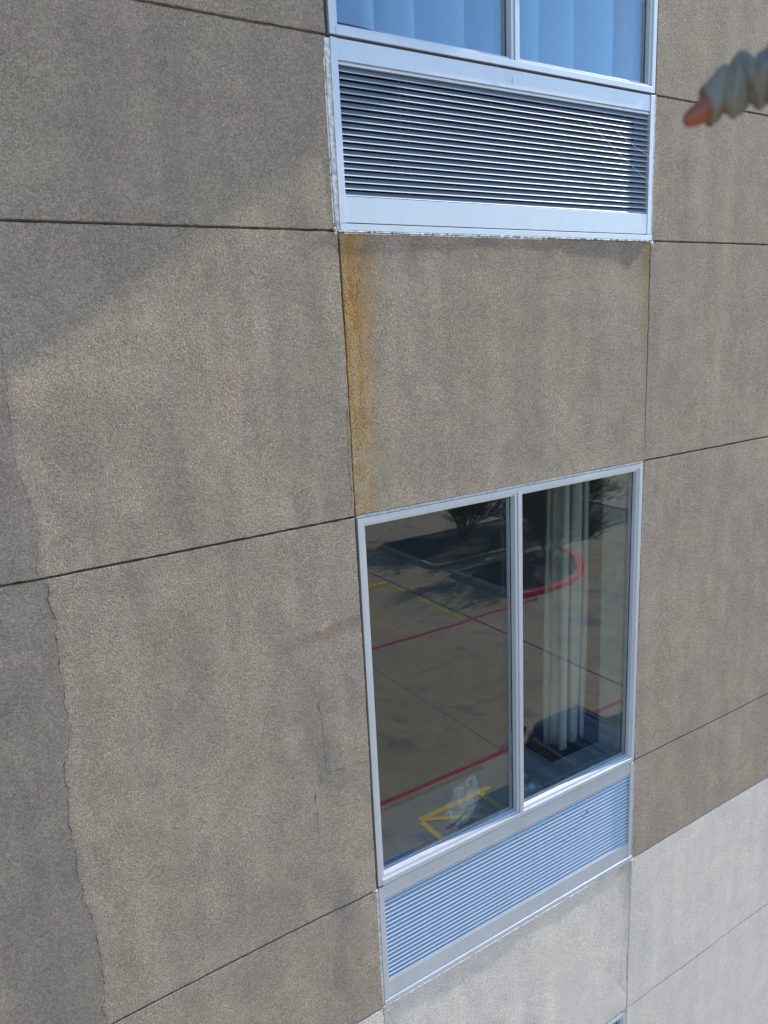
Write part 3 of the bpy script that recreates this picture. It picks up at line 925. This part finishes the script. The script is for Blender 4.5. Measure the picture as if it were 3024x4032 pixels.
for nm, me in zip(('trunk', 'crown'), tm[1]):
    o = bpy.data.objects.new(nm, me); COL.objects.link(o); o.parent = t

# ================================================================== vehicles
def car_paint(name, col):
    k = NT(name)
    p = k.objc()
    c = k.mix(k.ramp(k.noise(p, 300, 2), .3, .7), tuple(q * .8 for q in col), col)
    k.pbr(c, .42, .1, .3, None, **{'Coat Weight': .25, 'Coat Roughness': .12})
    return k.m
M_NAVY = car_paint('navy_car_paint', (.012, .017, .045))
M_PLUM = car_paint('plum_car_paint', (.035, .016, .028))
M_CARGLASS = plain('car_glass', (.010, .012, .014), .06, 0, .6)
M_TYRE = plain('tyre_rubber', (.018, .018, .019), .85)
M_RIM = plain('alloy_rim', (.45, .46, .48), .3, .8)
M_LAMPR = plain('tail_lamp', (.32, .01, .012), .2)
M_LAMPW = plain('head_lamp', (.55, .56, .58), .1)
M_TRIM = plain('black_trim', (.02, .02, .022), .6)

def loft(levels, n=28):
    """rounded rectangles (hw, y0, y1, z, corner) stacked upwards"""
    q = MB()
    for hw, y0, y1, z, c, crown in levels:
        hl = (y1 - y0) / 2; cy = (y0 + y1) / 2
        for i in range(n):
            a = 2 * math.pi * i / n
            e = c
            cx = math.copysign(abs(math.cos(a)) ** e, math.cos(a)) * hw
            sy = math.copysign(abs(math.sin(a)) ** e, math.sin(a)) * hl
            q.v.append((cx, cy + sy, z - crown * (abs(sy) / hl) ** 2))
    L = len(levels)
    q.f = [(j * n + i, j * n + (i + 1) % n, (j + 1) * n + (i + 1) % n, (j + 1) * n + i) for j in range(L - 1) for i in range(n)]
    q.f.append(tuple(range(n - 1, -1, -1))); q.f.append(tuple((L - 1) * n + i for i in range(n)))
    return q

def vehicle(loc, name, label, cat, paint, pickup):
    t = thing(name, label, cat, loc)
    T = Vector(loc)
    def part(nm, q, mat, parent=None, smooth=True, bevel=0):
        q.v = [(v[0] * 1.04 + T.x, v[1] * 1.04 + T.y, v[2] * .90 + T.z) for v in q.v]
        return obj(nm, q, mat, parent or t, smooth, bevel)
    Lh = 2.75 if pickup else 2.35
    part('body', loft([(.80, -Lh + .08, Lh - .1, .30, .35, 0), (.93, -Lh, Lh, .48, .30, 0), (.95, -Lh, Lh + .03, .75, .28, 0), (.92, -Lh + .02, Lh - .02, 1.0, .28, .02), (.86, -Lh + .08, Lh - .12, 1.06, .30, .04)]), paint)
    y0, y1 = ((-.75, 1.25) if pickup else (-2.22, 1.05))
    part('side_glass', loft([(.855, y0 - .05, y1 + .55, 1.045, .30, 0), (.80, y0 + .02, y1 + .18, 1.35, .32, 0), (.74, y0 + .14, y1 - .12, 1.60, .34, 0)]), M_CARGLASS)
    rf_ = part('roof', loft([(.755, y0 + .10, y1 - .10, 1.59, .36, 0), (.74, y0 + .16, y1 - .18, 1.68, .40, .03), (.62, y0 + .3, y1 - .36, 1.74, .45, .05)]), paint)
    for sx in (-1, 1):
        q = MB(); q.tube([(sx * .60, y0 + .35, 1.735), (sx * .60, (y0 + y1) / 2, 1.775), (sx * .60, y1 - .45, 1.735)], .018, 6); part('roof_rail', q, M_TRIM, rf_)
        for (ya, za, yb, zb) in ((y1 + .50, 1.05, y1 - .12, 1.62), (y0 - .02, 1.05, y0 + .14, 1.62), ((y0 + y1) / 2, 1.05, (y0 + y1) / 2, 1.63)):
            q = MB(); q.tube([(sx * .865, ya, za), (sx * .76, yb, zb)], .035, 6); part('pillar', q, paint)
        q = MB(); q.box(sx * 1.02 - .10, sx * 1.02 + .10, y1 + .22, y1 + .34, 1.05, 1.20); part('wing_mirror', q, paint, None, False, .03)
        q = MB(); q.box(sx * .74 - .13, sx * .74 + .13, -Lh - .02, -Lh + .06, .82, 1.0); part('tail_lamp', q, M_LAMPR, None, False, .02)
        q = MB(); q.box(sx * .68 - .16, sx * .68 + .16, Lh - .06, Lh + .035, .72, .86); part('head_lamp', q, M_LAMPW, None, False, .02)
        for wy in (-Lh + .85, Lh - .9):
            q = MB(); q.tube([(sx * .76, wy, .36), (sx * .80, wy, .36), (sx * .94, wy, .36), (sx * .975, wy, .36)], [.33, .36, .36, .33], 28)
            w_ = part('wheel', q, M_TYRE)
            q = MB(); q.tube([(sx * .93, wy, .36), (sx * .985, wy, .36)], [.24, .21], 20); part('rim', q, M_RIM, w_, False)
    q = MB(); q.box(-.93, .93, -Lh - .05, -Lh + .12, .40, .60); part('rear_bumper', q, M_TRIM, None, False, .03)
    if pickup:
        q = MB(); q.box(-.80, .80, -Lh + .12, -.92, 1.055, 1.085); lid = part('bed_cover', q, paint, None, False, .01)
        for k_ in range(9):
            q = MB(); xx = -.70 + k_ * .175
            q.box(xx - .03, xx + .03, -Lh + .15, -.95, 1.0855, 1.11); part('cover_rib', q, paint, lid, False, .008)
    else:
        for k_ in (-1, 1):
            q = MB(); q.tube([(k_ * .33, y0 + .4, 1.735), (k_ * .33, y1 - .5, 1.735)], .012, 5); part('roof_crease', q, paint, rf_)
    return t
vehicle((9.72, -6.55, GZ), 'sport_utility_vehicle', 'dark navy vehicle with rounded roof reflected at the foot of the lower window', 'vehicle', M_NAVY, False)
vehicle((12.2, -5.75, GZ), 'pickup_truck', 'dark plum pickup with ribbed bed cover beside the navy vehicle', 'vehicle', M_PLUM, True)

# ================================================================== pointing hand close to the lens
def hand():
    tip = Vector((-.8640, -1.9270, .7415)) + cam_r * .004 + cam_u * .0045
    A = (cam_r * .93 + cam_u * .29 - cam_f * .18).normalized()      # from fingertip towards the wrist
    U = (cam_u - A * cam_u.dot(A)).normalized()                    # back of the hand
    S = A.cross(U).normalized()                                    # across the hand
    def P(a, u=0.0, s=0.0): return tip + A * a + U * u + S * s
    EL_B = P(.42, -.04)
    t = thing('person', 'arm of a person in grey knit glove pointing in from the right, fingertip bare', 'person', tuple(EL_B))
    skin = NT('reddened_skin')
    p = skin.objc(); c = skin.mix(skin.ramp(skin.noise(p, 60, 3), .35, .65), (.27, .085, .048), (.20, .058, .034))
    b_ = skin.pbr(c, .5, 0, .4, skin.bump(skin.noise(p, 500, 2), .3, .0006))
    b_.inputs['Subsurface Weight'].default_value = .15; b_.inputs['Subsurface Radius'].default_value = (.006, .002, .001)
    knit = NT('grey_knit')
    p = knit.objc()
    w_ = knit.noise(knit.scaled(p, (900, 900, 900)), 1.0, 2)
    c = knit.mix(knit.ramp(w_, .3, .7), (.15, .148, .125), (.26, .255, .215))
    knit.pbr(c, .95, 0, .1, knit.bump(w_, .8, .001))
    palm = plain('worn_palm_leather', (.22, .085, .035), .7, var=.3, nscale=60)
    cuff = plain('jacket_cloth', (.13, .14, .15), .9, var=.2, nscale=200)
    WR = P(.200, -.020, .028)
    EL = WR + (cam_r * .55 - cam_u * .78 - cam_f * .22).normalized() * .27
    def cap(q, a, b, ra, rb, n=14):
        a, b = Vector(a), Vector(b); d = (b - a).normalized(); pts, rad = [], []
        for k_ in range(5):
            th = math.pi / 2 * (1 - k_ / 4); pts.append(a - d * ra * math.sin(th)); rad.append(max(1e-4, ra * math.cos(th)))
        for k_ in range(5):
            th = math.pi / 2 * k_ / 4; pts.append(b + d * rb * math.sin(th)); rad.append(max(1e-4, rb * math.cos(th)))
        q.tube(pts, rad, n)
    def remesh(o, v):
        r = o.modifiers.new('join', 'REMESH'); r.mode = 'VOXEL'; r.voxel_size = v; r.use_smooth_shade = True
        s = o.modifiers.new('soft', 'SMOOTH'); s.iterations = 4; s.factor = .5
    # body: hand with five fingers, wrist and forearm in one skin
    q = MB()
    cap(q, P(.008, -.0030), P(.020, -.0005), .0058, .0086); cap(q, P(.020, .0), P(.050, .006), .0086, .0080)
    cap(q, P(.050, .006), P(.098, .004), .0080, .0095)
    for k_, (s_, a0) in enumerate(((.021, .060), (.040, .066), (.057, .074))):
        cap(q, P(.098 + .004 * k_, .002, s_), P(a0, -.010, s_), .0102, .0095)
        cap(q, P(a0, -.010, s_), P(a0 + .012, -.034, s_), .0094, .0085)
        cap(q, P(a0 + .012, -.034, s_), P(a0 + .034, -.036, s_), .0083, .0075)
    cap(q, P(.155, -.012, -.008), P(.110, -.030, -.012), .0140, .0115); cap(q, P(.110, -.030, -.012), P(.082, -.034, .008), .0110, .0085)
    for s_ in (0, .02, .04, .057):
        cap(q, P(.098, .002, s_), P(.175, -.006, .012 + s_ * .55), .0125, .016)
    cap(q, P(.175, -.006, .028), WR, .024, .025); cap(q, WR, EL, .026, .038)
    body = obj('body', q, skin.m, t, True); remesh(body, .0022)
    # glove: everything but the fingertip
    q = MB(); n, m_ = 110, 32
    folds = ((.0300, .0022, .0034, .004), (.0405, .0018, .0028, -.003), (.0475, .0030, .0030, .006), (.0600, .0024, .0035, -.002), (.0730, .003, .0028, .004), (.086, .003, .003, .0))
    for i in range(n + 1):
        f = i / n; a = .0180 + .0835 * f
        c_ = P(a, .0005 + .0060 * math.sin(min(1, f * 1.5) * math.pi))
        for j in range(m_):
            th = 2 * math.pi * j / m_
            r_ = .0118 + .0042 * float(sstep(0, .25, f)) + .0008 * math.sin(th * 3 + a * 160) + .0006 * math.sin(th * 5 - a * 90)
            for a_, w_, d_, tl in folds:
                x_ = (a - a_ - tl * math.sin(th) - .0015 * math.sin(2 * th)) / w_
                r_ += -d_ * math.exp(-x_ * x_) + .45 * d_ * math.exp(-(x_ - 2.2) ** 2)
            q.v.append(tuple(c_ + U * (math.sin(th) * r_) + S * (math.cos(th) * r_)))
    q.f = [(i * m_ + j, i * m_ + (j + 1) % m_, (i + 1) * m_ + (j + 1) % m_, (i + 1) * m_ + j) for i in range(n) for j in range(m_)]
    q.f += [tuple(range(m_ - 1, -1, -1)), tuple(n * m_ + j for j in range(m_))]
    finger = obj('glove_finger', q, knit.m, t, True)
    q = MB()
    for k_, (s_, a0) in enumerate(((.023, .060), (.043, .066), (.061, .074))):
        cap(q, P(.098 + .004 * k_, .002, s_), P(a0, -.010, s_), .0132, .0125)
        cap(q, P(a0, -.010, s_), P(a0 + .012, -.034, s_), .0122, .0112)
        cap(q, P(a0 + .012, -.034, s_), P(a0 + .034, -.036, s_), .0112, .0105)
    cap(q, P(.155, -.012, -.010), P(.110, -.032, -.014), .0170, .0145); cap(q, P(.110, -.032, -.014), P(.080, -.036, .008), .0140, .0115)
    for s_ in (0, .02, .04, .06):
        cap(q, P(.096, .003, s_), P(.178, -.006, .010 + s_ * .55), .0155, .020)
    cap(q, P(.178, -.006, .028), WR, .030, .030)
    gl_ = obj('glove', q, knit.m, t, True); remesh(gl_, .002)
    q = MB()
    for s_ in (0, .02, .04):
        cap(q, P(.088, -.010, s_), P(.150, -.022, .012 + s_ * .5), .011, .014)
    pp = obj('palm_patch', q, palm, t, True); remesh(pp, .002)
    # jacket sleeve running back to the shoulder
    q = MB(); pts, rad = [], []
    el = EL; shd = el + (cam_r * .75 - cam_u * .25 - cam_f * .5).normalized() * .30
    for i in range(40):
        f = i / 39
        a = WR.lerp(el, min(1, f * 2)) if f < .5 else el.lerp(shd, (f - .5) * 2)
        pts.append(a); rad.append(.040 + .016 * f + .0035 * math.sin(i * 1.7) + .002 * math.sin(i * .9))
    q.tube(pts, rad, 24)
    obj('sleeve', q, cuff, t, True)
hand()
